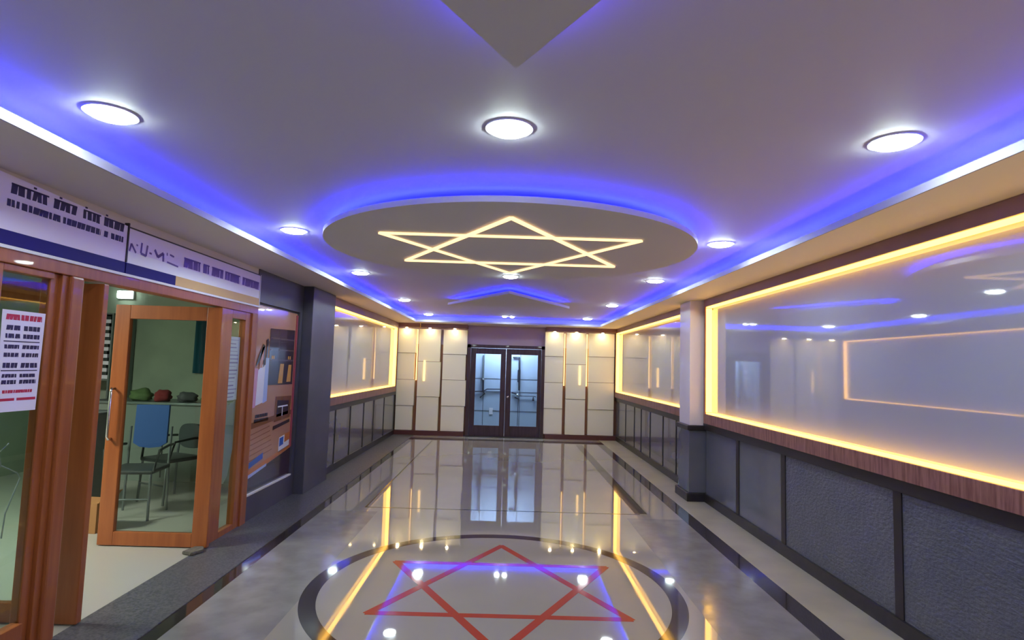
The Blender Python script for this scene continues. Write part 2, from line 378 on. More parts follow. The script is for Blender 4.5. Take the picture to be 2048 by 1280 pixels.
for x0, x1, zs, d, lab in cols:
    t = thing('panel_column', lab, 'wall panel', ((x0+x1)/2, YB, .095), 'white panel columns on the back wall')
    for i in range(len(zs)-1):
        dd = d + (.015 if i % 2 else 0)
        obj('cladding_panel', box(x0, x1 + (.02 if i % 2 and x0 < 0 else 0), YB-dd, YB, zs[i]+.004, zs[i+1]-.004, bev=.003), 'cream', t)
for x, z0, z1, lab in ((-1.99, 1.18, 2.3, 'warm vertical light in the gap right of the leftmost white column'), (1.268, 1.15, 2.3, 'warm vertical light in the gap nearest right of the door'), (1.763, 1.15, 2.3, 'warm vertical light in the gap nearest the right corner')):
    tag(obj('gap_light', box(x-.009, x+.009, YB-.05, YB, z0, z1), 'warm_back'), lab, 'light')
for x, z0, z1, lab in ((-1.80, 1.17, 1.62, 'short bright strip light on the second white column left of the door'), (1.60, 1.18, 1.6, 'short bright strip light on the middle white column right of the door')):
    tag(obj('strip_light', box(x-.02, x+.02, YB-.165, YB-.145, z0, z1), 'warm_back'), lab, 'light')
b = cyl(bmesh.new(), (-1.90, 12.60), .018, 2.33, 2.42, 16)
tag(obj('spot_clip', b, 'brass', smooth=False), 'small brass fitting on the brown beam left of the door', 'fitting')

# double door
dr = struct_empty('door_1', (-.02, YB-.05, 0), 'dark brown double door with glass panes in the back wall')
b = bmesh.new()
bx(b, -.87, -.80, YB-.12, YB+.05, 0, 2.0); bx(b, .76, .83, YB-.12, YB+.05, 0, 2.0); bx(b, -.87, .83, YB-.12, YB+.05, 1.93, 2.0)
obj('door_frame', b, 'darkwood', dr, 'dark brown frame')
for s, x0, x1, px0, px1 in ((0, -.80, -.02, -.685, -.135), (1, -.02, .76, .10, .68)):
    b = bmesh.new()
    y0, y1 = YB-.07, YB-.03
    bx(b, x0+.003, px0, y0, y1, .01, 1.925, bev=.004); bx(b, px1, x1-.003, y0, y1, .01, 1.925, bev=.004)
    bx(b, px0, px1, y0, y1, .01, .24, bev=.004); bx(b, px0, px1, y0, y1, 1.80, 1.925, bev=.004)
    lf = obj('door_leaf', b, 'darkwood', dr)
    obj('glass_pane', box(px0-.005, px1+.005, YB-.053, YB-.047, .235, 1.805), 'glass_door', lf)
    if s == 1:
        b = bmesh.new(); bmesh.ops.create_uvsphere(b, u_segments=16, v_segments=10, radius=.026, matrix=Matrix.Translation((.035, YB-.10, .87)))
        bmesh.ops.create_cone(b, cap_ends=True, segments=12, radius1=.012, radius2=.012, depth=.04, matrix=Matrix.Translation((.035, YB-.08, .87)) @ Matrix.Rotation(PI/2, 4, 'X'))
        obj('door_knob', b, 'chrome', lf, 'small shiny round knob', smooth=True)
obj('threshold', box(-.86, .82, YB-.2, YB+.05, 0, .012), 'ledge', dr)
# passage behind the glass
wp = struct('wall_passage', box(-1.3, 1.3, 13.6, 13.7, 0, 2.4), 'passage', 'pale blue grey boarded wall behind the door glass')
b = bmesh.new(); bx(b, -1.35, -1.3, YB+.05, 13.7, 0, 2.4); bx(b, 1.3, 1.35, YB+.05, 13.7, 0, 2.4); bx(b, -1.35, 1.35, YB+.05, 13.7, 2.4, 2.45)
struct('wall_passage_side', b, 'passage')
struct('floor_passage', box(-1.35, 1.35, YB+.05, 13.7, -.1, 0), 'floor_edge')
yp = 13.57; k_ = 13.57/12.85; zk = lambda z: EYE + (z-EYE)*k_
b = bmesh.new()
for z in (1.26, .56, .98): bx(b, -1.3, 1.3, 13.594, 13.6, zk(z)-.003, zk(z)+.003)
for x in (-.5, .3): bx(b, x*k_-.004, x*k_+.004, 13.594, 13.6, 0, 2.4)
obj('board_joint', b, 'pipe', wp)
t = thing('wall_pipe', 'dark pipe with elbow and valve seen through the left door pane', 'pipe', (-.5*k_, yp, zk(.84)))
b = bmesh.new(); tube(b, [(-.52*k_, yp, zk(1.77)), (-.52*k_, yp, zk(1.26))], .018); obj('upright', b, 'steel', t, 'grey upper pipe')
b = bmesh.new(); cyl(b, (-.52*k_, yp), .055, zk(1.23), zk(1.27), 16, .03); obj('flange', b, 'pipe', t)
b = bmesh.new(); tube(b, [(-.51*k_, yp, zk(1.25)), (-.505*k_, yp, zk(1.0)), (-.47*k_, yp, zk(.93)), (-.57*k_, yp, zk(.84))], .02); obj('lower_pipe', b, 'pipe', t)
b = bmesh.new(); tube(b, [(-.76*k_, yp, zk(.97)), (-.5*k_, yp, zk(.98)), (-.42*k_, yp, zk(1.03)), (-.1*k_, yp, zk(1.035))], .013); obj('branch_pipe', b, 'pipe', t)
t = thing('wall_pipe', 'dark vertical pipe with valve seen through the right door pane', 'pipe', (.29*k_, yp, zk(.25)))
b = bmesh.new(); tube(b, [(.13*k_, yp, zk(1.74)), (.27*k_, yp, zk(1.75)), (.275*k_, yp, zk(1.5)), (.28*k_, yp, zk(1.02))], .018); obj('upright', b, 'pipe', t)
b = bmesh.new(); cyl(b, (.27*k_, yp), .03, zk(1.2), zk(1.47), 14); obj('sleeve', b, 'pipe', t)
b = bmesh.new(); bmesh.ops.create_uvsphere(b, u_segments=14, v_segments=8, radius=.035, matrix=Matrix.Translation((.25*k_, yp-.02, zk(.92)))); obj('valve', b, 'chrome', t, 'shiny valve', smooth=True)
b = bmesh.new(); tube(b, [(.12*k_, yp, zk(.97)), (.27*k_, yp, zk(.93)), (.28*k_, yp, zk(.83)), (.19*k_, yp, zk(.87))], .017); tube(b, [(.28*k_, yp, zk(.9)), (.6*k_, yp, zk(.9)), (.66*k_, yp, zk(.89))], .008)
obj('branch_pipe', b, 'pipe', t)
b = bmesh.new(); cyl(b, (.6*k_, yp), .028, zk(.8), zk(.89), 12, .008); obj('bell', b, 'pipe', t)
b = bmesh.new(); tube(b, [(.27*k_, yp, zk(.82)), (.265*k_, yp, zk(.25))], .006); obj('drop_pipe', b, 'pipe', t)
tag(obj('wall_switch', box(-.36*k_, -.28*k_, 13.585, 13.6, zk(.48), zk(.62), bev=.004), 'white_trim'), 'small white plate low behind the left door pane', 'switch')
t = thing('passage_fill_light', 'fill light added on the passage ceiling behind the double door', 'light', (0, 13.2, 2.38))
obj('diffuser', box(-.6, .6, 13.05, 13.3, 2.385, 2.4), 'passage_fill', t)  # added source that brightens the passage seen through the door panes

# ================================================================ CEILING FEATURES
# round dropped disc
DC = (0, 4.56); DR = 1.42
t = thing('ceiling_disc', 'large round dropped ceiling disc with blue halo and glowing star', 'ceiling feature', (DC[0], DC[1], 2.45))
b = cyl(bmesh.new(), DC, DR, 2.45, 2.486, 160); obj('disc', b, 'ceiling', t)
obj('led_strip', ring(bmesh.new(), DC, 1.335, 1.36, 2.486, 2.493, 96), 'blue', t, 'hidden blue ring strip')
obj('hanger', cyl(bmesh.new(), DC, .9, 2.486, ZC, 48), 'ceiling', t)
t = thing('star_light', 'glowing warm six-pointed star light under the round ceiling disc', 'light', (0, 4.5, 2.44))
for k in range(2):
    P3 = [Vector((1.05*math.sin(k*PI + j*2*PI/3), 4.5 + 1.05*math.cos(k*PI + j*2*PI/3))) for j in range(3)]
    for j in range(3):
        a, c = P3[j], P3[(j+1) % 3]; d = (c-a).normalized(); n = Vector((-d.y, d.x))*.0125
        b = bmesh.new(); prism(b, [a+n, a-n, c-n, c+n], 2.436 - .002*k, 2.448)
        obj('light_bar', b, 'star', t)
# triangular dropped panels
def tri(name, label, apex, base, hx, mat, inset=.12):
    t = thing(name, label, 'ceiling feature', (0, (apex+base)/2, 2.45), 'pointed dropped ceiling panels')
    b = prism(bmesh.new(), [(0, apex), (hx, base), (-hx, base)], 2.45, 2.486); obj('panel', b, 'ceiling', t)
    s = 1 if base > apex else -1
    b = prism(bmesh.new(), [(0, apex+s*.55), (hx-.42, base-s*.08), (-hx+.42, base-s*.08)], 2.486, ZC); obj('hanger', b, 'ceiling', t)
    for q in (-1, 1):
        a = Vector((0, apex+s*inset*1.6)); c = Vector((q*(hx-inset), base-s*.03)); d = (c-a).normalized(); n = Vector((-d.y, d.x))*.011
        b = prism(bmesh.new(), [a+n, a-n, c-n, c+n], 2.486, 2.493); obj('led_strip', b, mat, t)
    return t
tri('ceiling_chevron', 'pointed dropped ceiling panel with blue glow between the disc and the door', 7.19, 8.83, .93, 'blue')
tri('ceiling_chevron', 'pointed dropped ceiling panel with violet glow at the top edge overhead', 1.70, .05, .98, 'violet', .05)

# downlights
def downlight(x, y, r, label, ZC=ZC):
    t = thing('downlight', label, 'light', (x, y, ZC), 'round recessed downlights in the raised ceiling')
    obj('trim_ring', ring(bmesh.new(), (x, y), r, r*1.14, ZC-.006, ZC, 40), 'white_trim', t)
    b = bmesh.new()
    prof = [(ZC-.001, .985), (ZC-.010, .975), (ZC-.017, .86), (ZC-.022, .55), (ZC-.024, .2)]
    vs = [[b.verts.new((x+r*k*math.cos(a*2*PI/32), y+r*k*math.sin(a*2*PI/32), z)) for a in range(32)] for z, k in prof]
    for i in range(len(vs)-1):
        for a in range(32): b.faces.new((vs[i][a], vs[i][(a+1) % 32], vs[i+1][(a+1) % 32], vs[i+1][a]))
    b.faces.new(vs[0]); b.faces.new(vs[-1])
    obj('diffuser', b, 'down', t)
D = [(-1.68, 2.36, 'downlight at the upper left, nearest above the shop signs'), (-.02, 2.38, 'downlight in front of the disc, nearest on the centre line'), (1.62, 2.39, 'downlight at the upper right, nearest above the large lit panel'),
     (-1.68, 4.45, 'downlight just left of the round blue disc'), (1.64, 4.46, 'downlight just right of the round blue disc'),
     (-1.68, 6.50, 'downlight left of the far side of the disc, above the slate wall'), (1.63, 6.43, 'downlight right of the far side of the disc'),
     (-1.66, 9.2, 'downlight left of the blue chevron near the cove'), (1.63, 9.1, 'downlight right of the blue chevron near the cove'),
     (-1.62, 11.75, 'downlight at the far left corner of the raised ceiling'), (1.60, 11.7, 'downlight at the far right corner of the raised ceiling')]
for x, y, lab in D: downlight(x, y, .088, lab)
downlight(.01, 5.78, .072, 'downlight on the round disc between the far tip of the star and the blue chevron', 2.4495)
for i, y in enumerate((.2, -1.9, -4.0)):  # unseen extra rows, added so bounced light lifts the ceiling
    for x, sd in ((-1.68, 'left'), (0, 'centre'), (1.64, 'right')):
        if (i, x) != (0, 0): downlight(x, y, .088, 'added fill downlight behind the camera, ' + ('nearest', 'middle', 'farthest')[i] + ' row, ' + sd)
downlight(-.075, 11.75, .045, 'left one of the small pair of downlights in front of the double door')
downlight(.075, 11.75, .045, 'right one of the small pair of downlights in front of the double door')

# ================================================================ SHOP FRONT (left)
XF = -W
def frame_box(b, y0, y1, z0, z1, x0=XF-.06, x1=XF, bev=.004): return bx(b, x0, x1, y0, y1, z0, z1, bev=bev)
hd = struct_empty('trim_8', (XF, 3.6, 1.97), 'orange brown wooden door header under the sign boards')
obj('header', frame_box(bmesh.new(), 1.9, 5.62, 1.975, 2.055, XF-.08, XF+.012), 'orange', hd)
obj('header_lip', box(XF-.01, XF+.022, 1.9, 5.62, 2.042, 2.058), 'white_trim', hd, 'thin pale strip on the header')
# window left of door
t = struct_empty('window_1', (XF, 2.6, 0), 'tall glass window of the shop front with wooden frame')
b = bmesh.new(); frame_box(b, 2.68, 2.785, 0, 1.975); frame_box(b, 1.9, 1.98, 0, 1.975); frame_box(b, 1.9, 2.78, 0, .16)
obj('window_frame', b, 'orange', t)
b = bmesh.new(); frame_box(b, 2.785, 3.10, 0, .17); frame_box(b, 2.785, 3.10, 1.94, 1.975)
obj('window_rail', b, 'orange', t)
b = bmesh.new(); frame_box(b, 3.10, 3.155, 0, 1.975, XF-.07, XF-.02); frame_box(b, 3.155, 3.20, 0, 1.975, XF-.08, XF+.0); frame_box(b, 3.20, 3.295, 0, 1.975, XF-.09, XF+.02, .012)
obj('door_jamb', b, 'orange', t, 'stepped orange brown jamb')
obj('glass_pane', box(XF-.034, XF-.028, 2.785, 3.10, .165, 1.945), 'glass', t)
obj('glass_pane', box(XF-.034, XF-.028, 1.98, 2.68, .155, 1.975), 'glass', t)
# open leaves
def leaf(name, y, xa, xb, label, handle_side):
    d = struct_empty(name, (xa, y, 0), label)
    b = bmesh.new(); y0, y1 = y-.022, y+.022; sw = .125
    bx(b, xb, xb+sw, y0, y1, .012, 1.965, bev=.005); bx(b, xa-sw, xa, y0, y1, .012, 1.965, bev=.005)
    bx(b, xb+sw, xa-sw, y0, y1, .012, .12, bev=.005); bx(b, xb+sw, xa-sw, y0, y1, 1.85, 1.965, bev=.005)
    lf = obj('door_leaf', b, 'orange', d)
    obj('glass_pane', box(xb+sw-.005, xa-sw+.005, y-.004, y+.004, .115, 1.855), 'glass', lf)
    hx = xb+.045
    b = bmesh.new(); hy = y0-.045
    tube(b, [(hx, y0, .86), (hx, hy+.01, .86), (hx, hy, .88), (hx, hy, 1.25), (hx, hy+.01, 1.27), (hx, y0, 1.27)], .011)
    obj('door_handle', b, 'chrome', lf, 'long shiny pull handle', smooth=True)
    return d
leaf('door_2', 4.87, -2.385, -3.27, 'right door leaf of the shop standing open inward with chairs seen through its glass', -1)
leaf('door_3', 3.47, -2.405, -3.29, 'left door leaf of the shop standing open inward beside the window jamb', -1)
# side light
t = struct_empty('window_2', (XF, 5.3, 0), 'narrow glass side light right of the shop door')
b = bmesh.new(); frame_box(b, 4.93, 5.13, 0, 1.975); frame_box(b, 5.39, 5.5, 0, 1.975); frame_box(b, 5.5, 5.615, 0, 1.975, XF-.08, XF+.015); frame_box(b, 5.13, 5.39, 0, .055); frame_box(b, 5.13, 5.39, 1.9, 1.975)
obj('window_frame', b, 'orange', t)
obj('glass_pane', box(XF-.034, XF-.028, 5.13, 5.39, .05, 1.905), 'glass', t)
b = bmesh.new(); rnd = random.Random(4)
t = thing('notice_sheet', 'pale lilac printed sheet stuck inside the narrow side light', 'notice', (XF-.038, 5.26, 1.17))
obj('sheet', box(XF-.038, XF-.036, 5.14, 5.38, 1.17, 1.74), 'paper', t)
for i in range(16):
    z = 1.71 - i*.034; hh = rnd.choice((.004, .008, .012))
    bx(b, XF-.036, XF-.0352, 5.16+rnd.random()*.02, 5.30+rnd.random()*.07, z-hh/2, z+hh/2)
obj('print', b, 'ink_pale', t, 'faint printed lines')
b = prism(bmesh.new(), [(5.14, 1.16), (5.25, 1.13), (5.38, 1.17), (5.375, .72), (5.31, .5), (5.24, .44), (5.14, .46)], XF-.042, XF-.04, 'x')
tag(obj('plastic_sheet', b, 'paper_grey'), 'crumpled grey plastic sheet behind the side light below the printed sheet', 'sheet')

# -- writing helper: a dark block with pale slits, as the blurred lettering reads
def word(bd, bl, y0, y1, z0, z1, x, rnd, slit=.45, drop=0, top=True):
    """bd dark mesh, bl pale mesh, on the plane X=x facing +X"""
    if top: bx(bd, x, x+.001, y0, y1, z1-(z1-z0)*.16, z1)
    y = y0; h = z1-z0
    while y < y1-.004:
        w_ = min(h*(.42+.5*rnd.random()), y1-y); sl = h*.35*(rnd.random()-.35)
        prism(bd, [(y, z0), (y+w_, z0+h*.06*(rnd.random()-.5)), (min(y+w_+sl, y1), z1-h*.1), (y+sl*.5, z1-h*.1)], x, x+.001, 'x')
        if rnd.random() < .5 and w_ > h*.3:
            a = y+w_*.35; prism(bl, [(a, z0+h*.22), (a+w_*.22, z0+h*.3), (a+w_*.3, z0+h*.72), (a+w_*.08, z0+h*.66)], x+.0012, x+.0016, 'x')
        y += w_ + h*(.10+.16*rnd.random())*slit/.45

# sign boards
t = thing('sign_board', 'larger left sign board with dark navy lettering above the shop window', 'sign', (XF, 3.0, 2.06))
obj('board', prism(bmesh.new(), [(1.9, 2.13), (3.635, 2.13), (3.635, 2.36), (2.7, 2.40), (1.9, 2.40)], XF-.01, XF+.01, 'x'), 'sign', t)
obj('navy_stripe', box(XF-.01, XF+.012, 1.9, 3.635, 2.062, 2.13), 'navy', t, 'navy blue stripe')
bd, bl = bmesh.new(), bmesh.new(); rnd = random.Random(11); xx = XF+.0105
for y0, y1 in ((2.77, 3.0), (3.035, 3.2), (3.25, 3.39), (3.42, 3.6)): word(bd, bl, y0, y1, 2.312, 2.364, xx, rnd)
for y in (2.9, 3.07, 3.26, 3.43): bx(bd, xx, xx+.001, y, y+.018, 2.372, 2.382)
for y0, y1 in ((2.755, 2.80), (2.808, 2.825), (2.84, 3.09), (3.108, 3.397), (3.427, 3.466), (3.49, 3.6)): word(bd, bl, y0, y1, 2.247, 2.286, xx, rnd, top=False)
obj('lettering', bd, 'ink', t, 'dark navy letters in two rows'); bl.free()
obj('edge_bar', box(XF-.01, XF+.018, 3.635, 3.645, 2.13, 2.38), 'ledge', t, 'thin dark edge')
t = thing('sign_board', 'right sign board with faded violet lettering above the shop door', 'sign', (XF, 4.6, 2.06))
obj('board', box(XF-.01, XF+.008, 3.65, 5.62, 2.205, 2.352), 'sign', t)
obj('lower_board', box(XF-.01, XF+.008, 3.65, 5.62, 2.13, 2.205), 'sign_low', t, 'white lower band')
obj('top_edge', box(XF-.01, XF+.014, 3.65, 5.62, 2.352, 2.36), 'ledge', t)
obj('navy_stripe', box(XF-.01, XF+.010, 3.65, 4.2, 2.062, 2.13), 'navy', t, 'navy blue stripe')
obj('tan_stripe', box(XF-.01, XF+.010, 4.2, 5.62, 2.062, 2.13), 'tan', t, 'tan stripe')
bd, bl = bmesh.new(), bmesh.new(); xx = XF+.0085
# first free-standing letters as simple strokes
def stroke(bm_, pts, wd, x):
    for a, c in zip(pts[:-1], pts[1:]):
        a, c = Vector(a), Vector(c); d = (c-a).normalized(); n = Vector((-d.y, d.x))*wd/2
        prism(bm_, [a+n, a-n, c-n, c+n], x, x+.001, 'x')
stroke(bd, [(3.67, 2.208), (3.685, 2.258), (3.735, 2.208)], .014, xx); stroke(bd, [(3.735, 2.262), (3.75, 2.258)], .01, xx)
stroke(bd, [(3.79, 2.285), (3.785, 2.215), (3.84, 2.207), (3.85, 2.28)], .016, xx); stroke(bd, [(3.875, 2.235), (3.90, 2.233)], .012, xx)
stroke(bd, [(3.93, 2.268), (3.97, 2.225), (4.03, 2.262), (4.035, 2.205)], .02, xx)
stroke(bd, [(4.075, 2.275), (4.077, 2.255)], .01, xx); stroke(bd, [(4.11, 2.268), (4.16, 2.262)], .012, xx); stroke(bd, [(4.08, 2.21), (4.22, 2.2)], .012, xx)
rnd = random.Random(5)
for y0, y1 in ((4.291, 4.524), (4.567, 4.66), (4.70, 4.89), (4.925, 5.20), (5.25, 5.60)): word(bd, bl, y0, y1, 2.212, 2.285, xx, rnd, slit=.25)
obj('lettering', bd, 'ink_faded', t, 'faded violet letters'); bl.free()
obj('end_edge', box(XF-.01, XF+.014, 5.62, 5.632, 2.062, 2.36), 'white_trim', t, 'thin pale end edge')

# notice on the window
t = thing('notice_poster', 'white notice with red heading and dark rows of text on the left window', 'notice', (XF-.02, 2.96, 1.25))
obj('sheet', prism(bmesh.new(), [(2.845, 1.252), (3.083, 1.25), (3.094, 1.753), (2.83, 1.754)], XF-.027, XF-.025, 'x'), 'paper', t)
rnd = random.Random(8); xx = XF-.0249
bd, bl, br = bmesh.new(), bmesh.new(), bmesh.new()
word(br, bl, 2.853, 3.073, 1.706, 1.737, xx, rnd, top=False)
for z0, z1 in ((1.655, 1.682), (1.615, 1.640), (1.563, 1.585), (1.522, 1.545), (1.468, 1.496), (1.420, 1.440), (1.388, 1.410)):
    word(bd, bl, 2.86, 2.945, z0, z1, xx, rnd, top=False); word(bd, bl, 2.965, 3.068, z0, z1, xx, rnd, top=False)
bx(bd, xx, xx+.001, 2.852, 3.07, 1.597, 1.602); bx(bd, xx, xx+.001, 2.852, 3.07, 1.452, 1.457)
bq = bmesh.new(); word(bq, bl, 2.872, 3.05, 1.343, 1.36, xx, rnd, top=False); obj('red_text', bq, 'red', t, 'small red line of text')
for y0, y1 in ((2.86, 2.945), (2.96, 3.075)): obj('red_bar', box(xx, xx+.001, y0, y1, 1.305, 1.318), 'red', t, 'red bar')
obj('text', bd, 'ink', t, 'dark rows of text'); obj('red_text', br, 'red', t, 'red heading'); bl.free()

# brown poster
XP = XF-.028
t = thing('wall_poster', 'tall brown poster with shelves, two figures and small pictures on the slate wall', 'poster', (XP, 6.2, .245))
def q(name, pts, mat, lift, label=None, parent=None): return obj(name, prism(bmesh.new(), pts, XP+lift-.001, XP+lift, 'x'), mat, parent or t, label)
obj('backing', box(XP-.02, XP, 5.625, 6.775, .245, 2.08), 'p_brown', t, 'brown glossy ground')
q('lower_ground', [(5.625, .40), (6.775, .57), (6.775, .69), (5.625, .84)], 'p_brown', .002)
q('dark_base', [(5.625, .245), (6.775, .245), (6.775, .55), (5.625, .395)], 'p_dark', .003, 'dark brown foot')
q('orange_band', [(5.625, .40), (6.775, .555), (6.775, .59), (5.625, .46)], 'p_tan', .004)
q('brown_band', [(5.625, .86), (6.73, .93), (6.73, .98), (5.625, .92)], 'p_line', .004)
shp = q('shelf_picture', [(6.03, 1.28), (6.72, 1.27), (6.72, 1.885), (6.03, 1.865)], 'p_dark', .003, 'dark shelf picture')
b = bmesh.new()
for z in (1.53, 1.64, 1.76): bx(b, XP+.0032, XP+.0042, 6.04, 6.71, z, z+.016)
bx(b, XP+.0032, XP+.0042, 6.27, 6.282, 1.53, 1.86)
obj('shelf_lines', b, 'p_mid', shp)
for y in (6.1, 6.14, 6.55, 6.6): obj('shelf_item', box(XP+.003, XP+.0044, y, y+.025, 1.55, 1.585), 'p_gold', shp)
b = bmesh.new(); prism(b, [(6.30, 1.29), (6.42, 1.29), (6.44, 1.50), (6.34, 1.50)], XP+.003, XP+.0044, 'x'); obj('shelf_goods', b, 'p_gold', shp, 'golden goods on the shelves'); b = bmesh.new(); prism(b, [(6.54, 1.30), (6.66, 1.30), (6.66, 1.49), (6.58, 1.49)], XP+.003, XP+.0044, 'x')
obj('shelf_goods', b, 'p_gold', shp, 'golden goods on the shelves')
q('figure_robe', [(5.66, 1.07), (6.0, 1.12), (5.98, 1.47), (5.90, 1.50), (5.76, 1.42)], 'p_white', .005, 'pale robed figure')
q('figure_robe', [(5.64, 1.06), (5.76, 1.075), (5.78, 1.45), (5.68, 1.46), (5.66, 1.25)], 'p_pink', .006, 'pink robed figure')
q('figure_robe', [(5.93, 1.10), (6.03, 1.12), (6.03, 1.56), (5.95, 1.56)], 'p_lightblue', .0055, 'pale blue drape')
q('figure_head', [(5.80, 1.46), (5.87, 1.46), (5.90, 1.62), (5.86, 1.68), (5.82, 1.64)], 'p_skin', .0065)
q('figure_hair', [(5.72, 1.47), (5.80, 1.52), (5.86, 1.70), (5.91, 1.68), (5.93, 1.50), (5.895, 1.46), (5.89, 1.64), (5.84, 1.66), (5.78, 1.58)], 'p_dark', .007)
q('lamp_mark', [(5.955, 1.56), (5.985, 1.56), (5.99, 1.68), (6.01, 1.72), (5.98, 1.76), (5.94, 1.74), (5.95, 1.69)], 'p_dark', .0065)
smp = q('small_picture', [(6.26, .88), (6.70, .90), (6.72, 1.14), (6.27, 1.15)], 'p_line', .003, 'small framed picture')
q('small_picture_inner', [(6.31, .93), (6.64, .94), (6.66, 1.09), (6.32, 1.11)], 'p_dark', .004, None, smp)
b = bmesh.new(); bx(b, XP+.004, XP+.005, 6.34, 6.62, 1.03, 1.045); bx(b, XP+.004, XP+.005, 6.46, 6.475, .93, 1.03); obj('picture_lines', b, 'p_white', smp)
q('caption_bar', [(6.24, .80), (6.70, .845), (6.70, .88), (6.24, .84)], 'p_dark', .004)
bd, bl = bmesh.new(), bmesh.new(); rnd = random.Random(2); word(bd, bl, 5.78, 6.08, .965, 1.0, XP+.003, rnd, top=False); word(bd, bl, 5.76, 6.1, .915, .955, XP+.003, rnd, top=False)
obj('caption_text', bd, 'ink_dark', t); bl.free()
b = bmesh.new()
for i in range(6):
    z = .80-i*.05; prism(b, [(5.66, z), (6.15+.02*i, z+.05), (6.15+.02*i, z+.057), (5.66, z+.007)], XP+.002, XP+.003, 'x')
obj('text_lines', b, 'p_line', t, 'brown text lines')
cop = q('corner_picture', [(6.42, .54), (6.72, .58), (6.73, .73), (6.43, .70)], 'p_white', .004)
q('corner_picture_blue', [(6.44, .60), (6.55, .615), (6.55, .70), (6.44, .69)], 'p_blue', .005, None, cop)
q('corner_picture_orange', [(6.58, .63), (6.73, .65), (6.73, .735), (6.58, .72)], 'p_tan', .005, None, cop)
q('blue_strip', [(5.63, .475), (6.02, .54), (6.02, .60), (5.63, .53)], 'p_blue', .005, 'blue strip')
q('pale_strip', [(5.64, .385), (6.12, .45), (6.12, .475), (5.64, .42)], 'p_lightblue', .005, 'pale strip')
obj('poster_border', box(XP, XP+.012, 6.74, 6.775, .56, 2.06), 'p_red', t, 'reddish right border')
obj('bottom_edge', box(XP, XP+.03, 5.625, 6.775, .237, .252), 'white_trim', t, 'white bottom edge')

# ================================================================ INSIDE THE SHOP
def chair(name, label, x, y, rz, bw, bh, zb, backmat, rounded):
    t = thing(name, label, 'chair', (x, y, 0))
    Rz = Matrix.Translation((x, y, 0)) @ Matrix.Rotation(rz, 4, 'Z')
    def put(n, bm_, mat, lab=None, sm=False):
        bmesh.ops.transform(bm_, matrix=Rz, verts=bm_.verts); return obj(n, bm_, mat, t, lab, sm)
    # local: seat faces -y, back at +y
    put('seat', bx(bmesh.new(), -.21, .21, -.22, .2, .43, .47, bev=.015), 'dark_plastic', 'dark seat')
    pts = []
    if rounded:
        for i in range(24):
            a = 2*PI*i/24; cx_, sz_ = math.cos(a), math.sin(a)
            pts.append((bw/2*math.copysign(abs(cx_)**.7, cx_), zb+bh/2+bh/2*math.copysign(abs(sz_)**.7, sz_)))
    else:
        pts = [(-bw/2, zb+.05), (-bw*.3, zb+.01), (0, zb), (bw*.3, zb+.01), (bw/2, zb+.05), (bw/2+.005, zb+bh), (-bw/2+.01, zb+bh)]
    put('backrest', prism(bmesh.new(), pts, .2, .235, 'y'), backmat)
    for sx in (-1, 1):
        b1 = bmesh.new(); tube(b1, [(sx*.19, -.2, .43), (sx*.2, -.22, .006)], .012); put('leg', b1, 'steel')
        b1 = bmesh.new(); tube(b1, [(sx*.19, .22, zb+bh*.5), (sx*.19, .2, .45), (sx*.2, .2, .006)], .012); put('leg', b1, 'steel')
        b1 = bmesh.new(); tube(b1, [(sx*.22, .21, .66), (sx*.24, .05, .67), (sx*.24, -.16, .65), (sx*.21, -.2, .45)], .013); put('armrest', b1, 'dark_plastic')
    b1 = bmesh.new(); tube(b1, [(-.2, -.21, .2), (.2, -.21, .2)], .009); put('stretcher', b1, 'steel')
chair('office_chair', 'metal chair with blue cloth over its back inside the shop', -3.55, 5.78, .0+PI*.05, .31, .43, .62, 'blue_cloth', False)
chair('office_chair', 'dark chair with rounded black back inside the shop, beside the blue one', -3.60, 6.44, -.42, .38, .27, .53, 'dark_back', True)
# counter
t = thing('shop_counter', 'grey counter against the green wall inside the shop', 'counter', (-4.4, 7.6, 0))
obj('body', box(-5.2, -3.2, 7.35, 8.0, 0, .94), 'counter', t)
obj('counter_top', box(-5.23, -3.17, 7.32, 8.03, .94, .97, bev=.006), 'steel', t)
obj('counter_panel', box(-4.25, -4.24, 7.34, 7.35, .05, .92), 'dark_plastic', t)
rnd = random.Random(21)
def lump(name, x, y, z, sx, sy_, sz, mat, label, seed, cat, grp=None):
    b1 = bmesh.new(); bmesh.ops.create_icosphere(b1, subdivisions=3, radius=1)
    rr = random.Random(seed); ph = [rr.random()*6 for _ in range(6)]
    for v in b1.verts:
        n = 1 + .14*math.sin(5*v.co.x+ph[0])*math.cos(4*v.co.y+ph[1]) + .1*math.sin(9*v.co.z+ph[2]+3*v.co.x)
        v.co = Vector((v.co.x*sx*n, v.co.y*sy_*n, max(v.co.z, -.55)*sz*n))
    mz = min(v.co.z for v in b1.verts)
    for v in b1.verts: v.co += Vector((x, y, z-mz))
    return tag(obj(name, b1, mat, smooth=True), label, cat, grp)
lump('cloth_bundle', -4.70, 7.6, .97, .13, .14, .09, 'cloth_green', 'green and beige bundle at the left end of the shop counter', 1, 'bundle')
lump('cloth_bundle', -4.40, 7.55, .97, .10, .12, .09, 'cloth_red', 'dark red bundle on the shop counter above the blue chair', 2, 'bundle')
lump('cloth_bundle', -4.11, 7.6, .97, .12, .13, .075, 'cloth_grey', 'grey bundle on the shop counter right of the red one', 3, 'bundle')
lump('cloth_bundle', -3.80, 7.6, .97, .12, .13, .055, 'cloth_green', 'flat green bundle at the right part of the shop counter', 4, 'bundle')
tag(obj('paper_stack', box(-3.62, -3.35, 7.45, 7.7, .97, .985), 'paper_grey'), 'low stack of papers at the right end of the shop counter', 'papers')
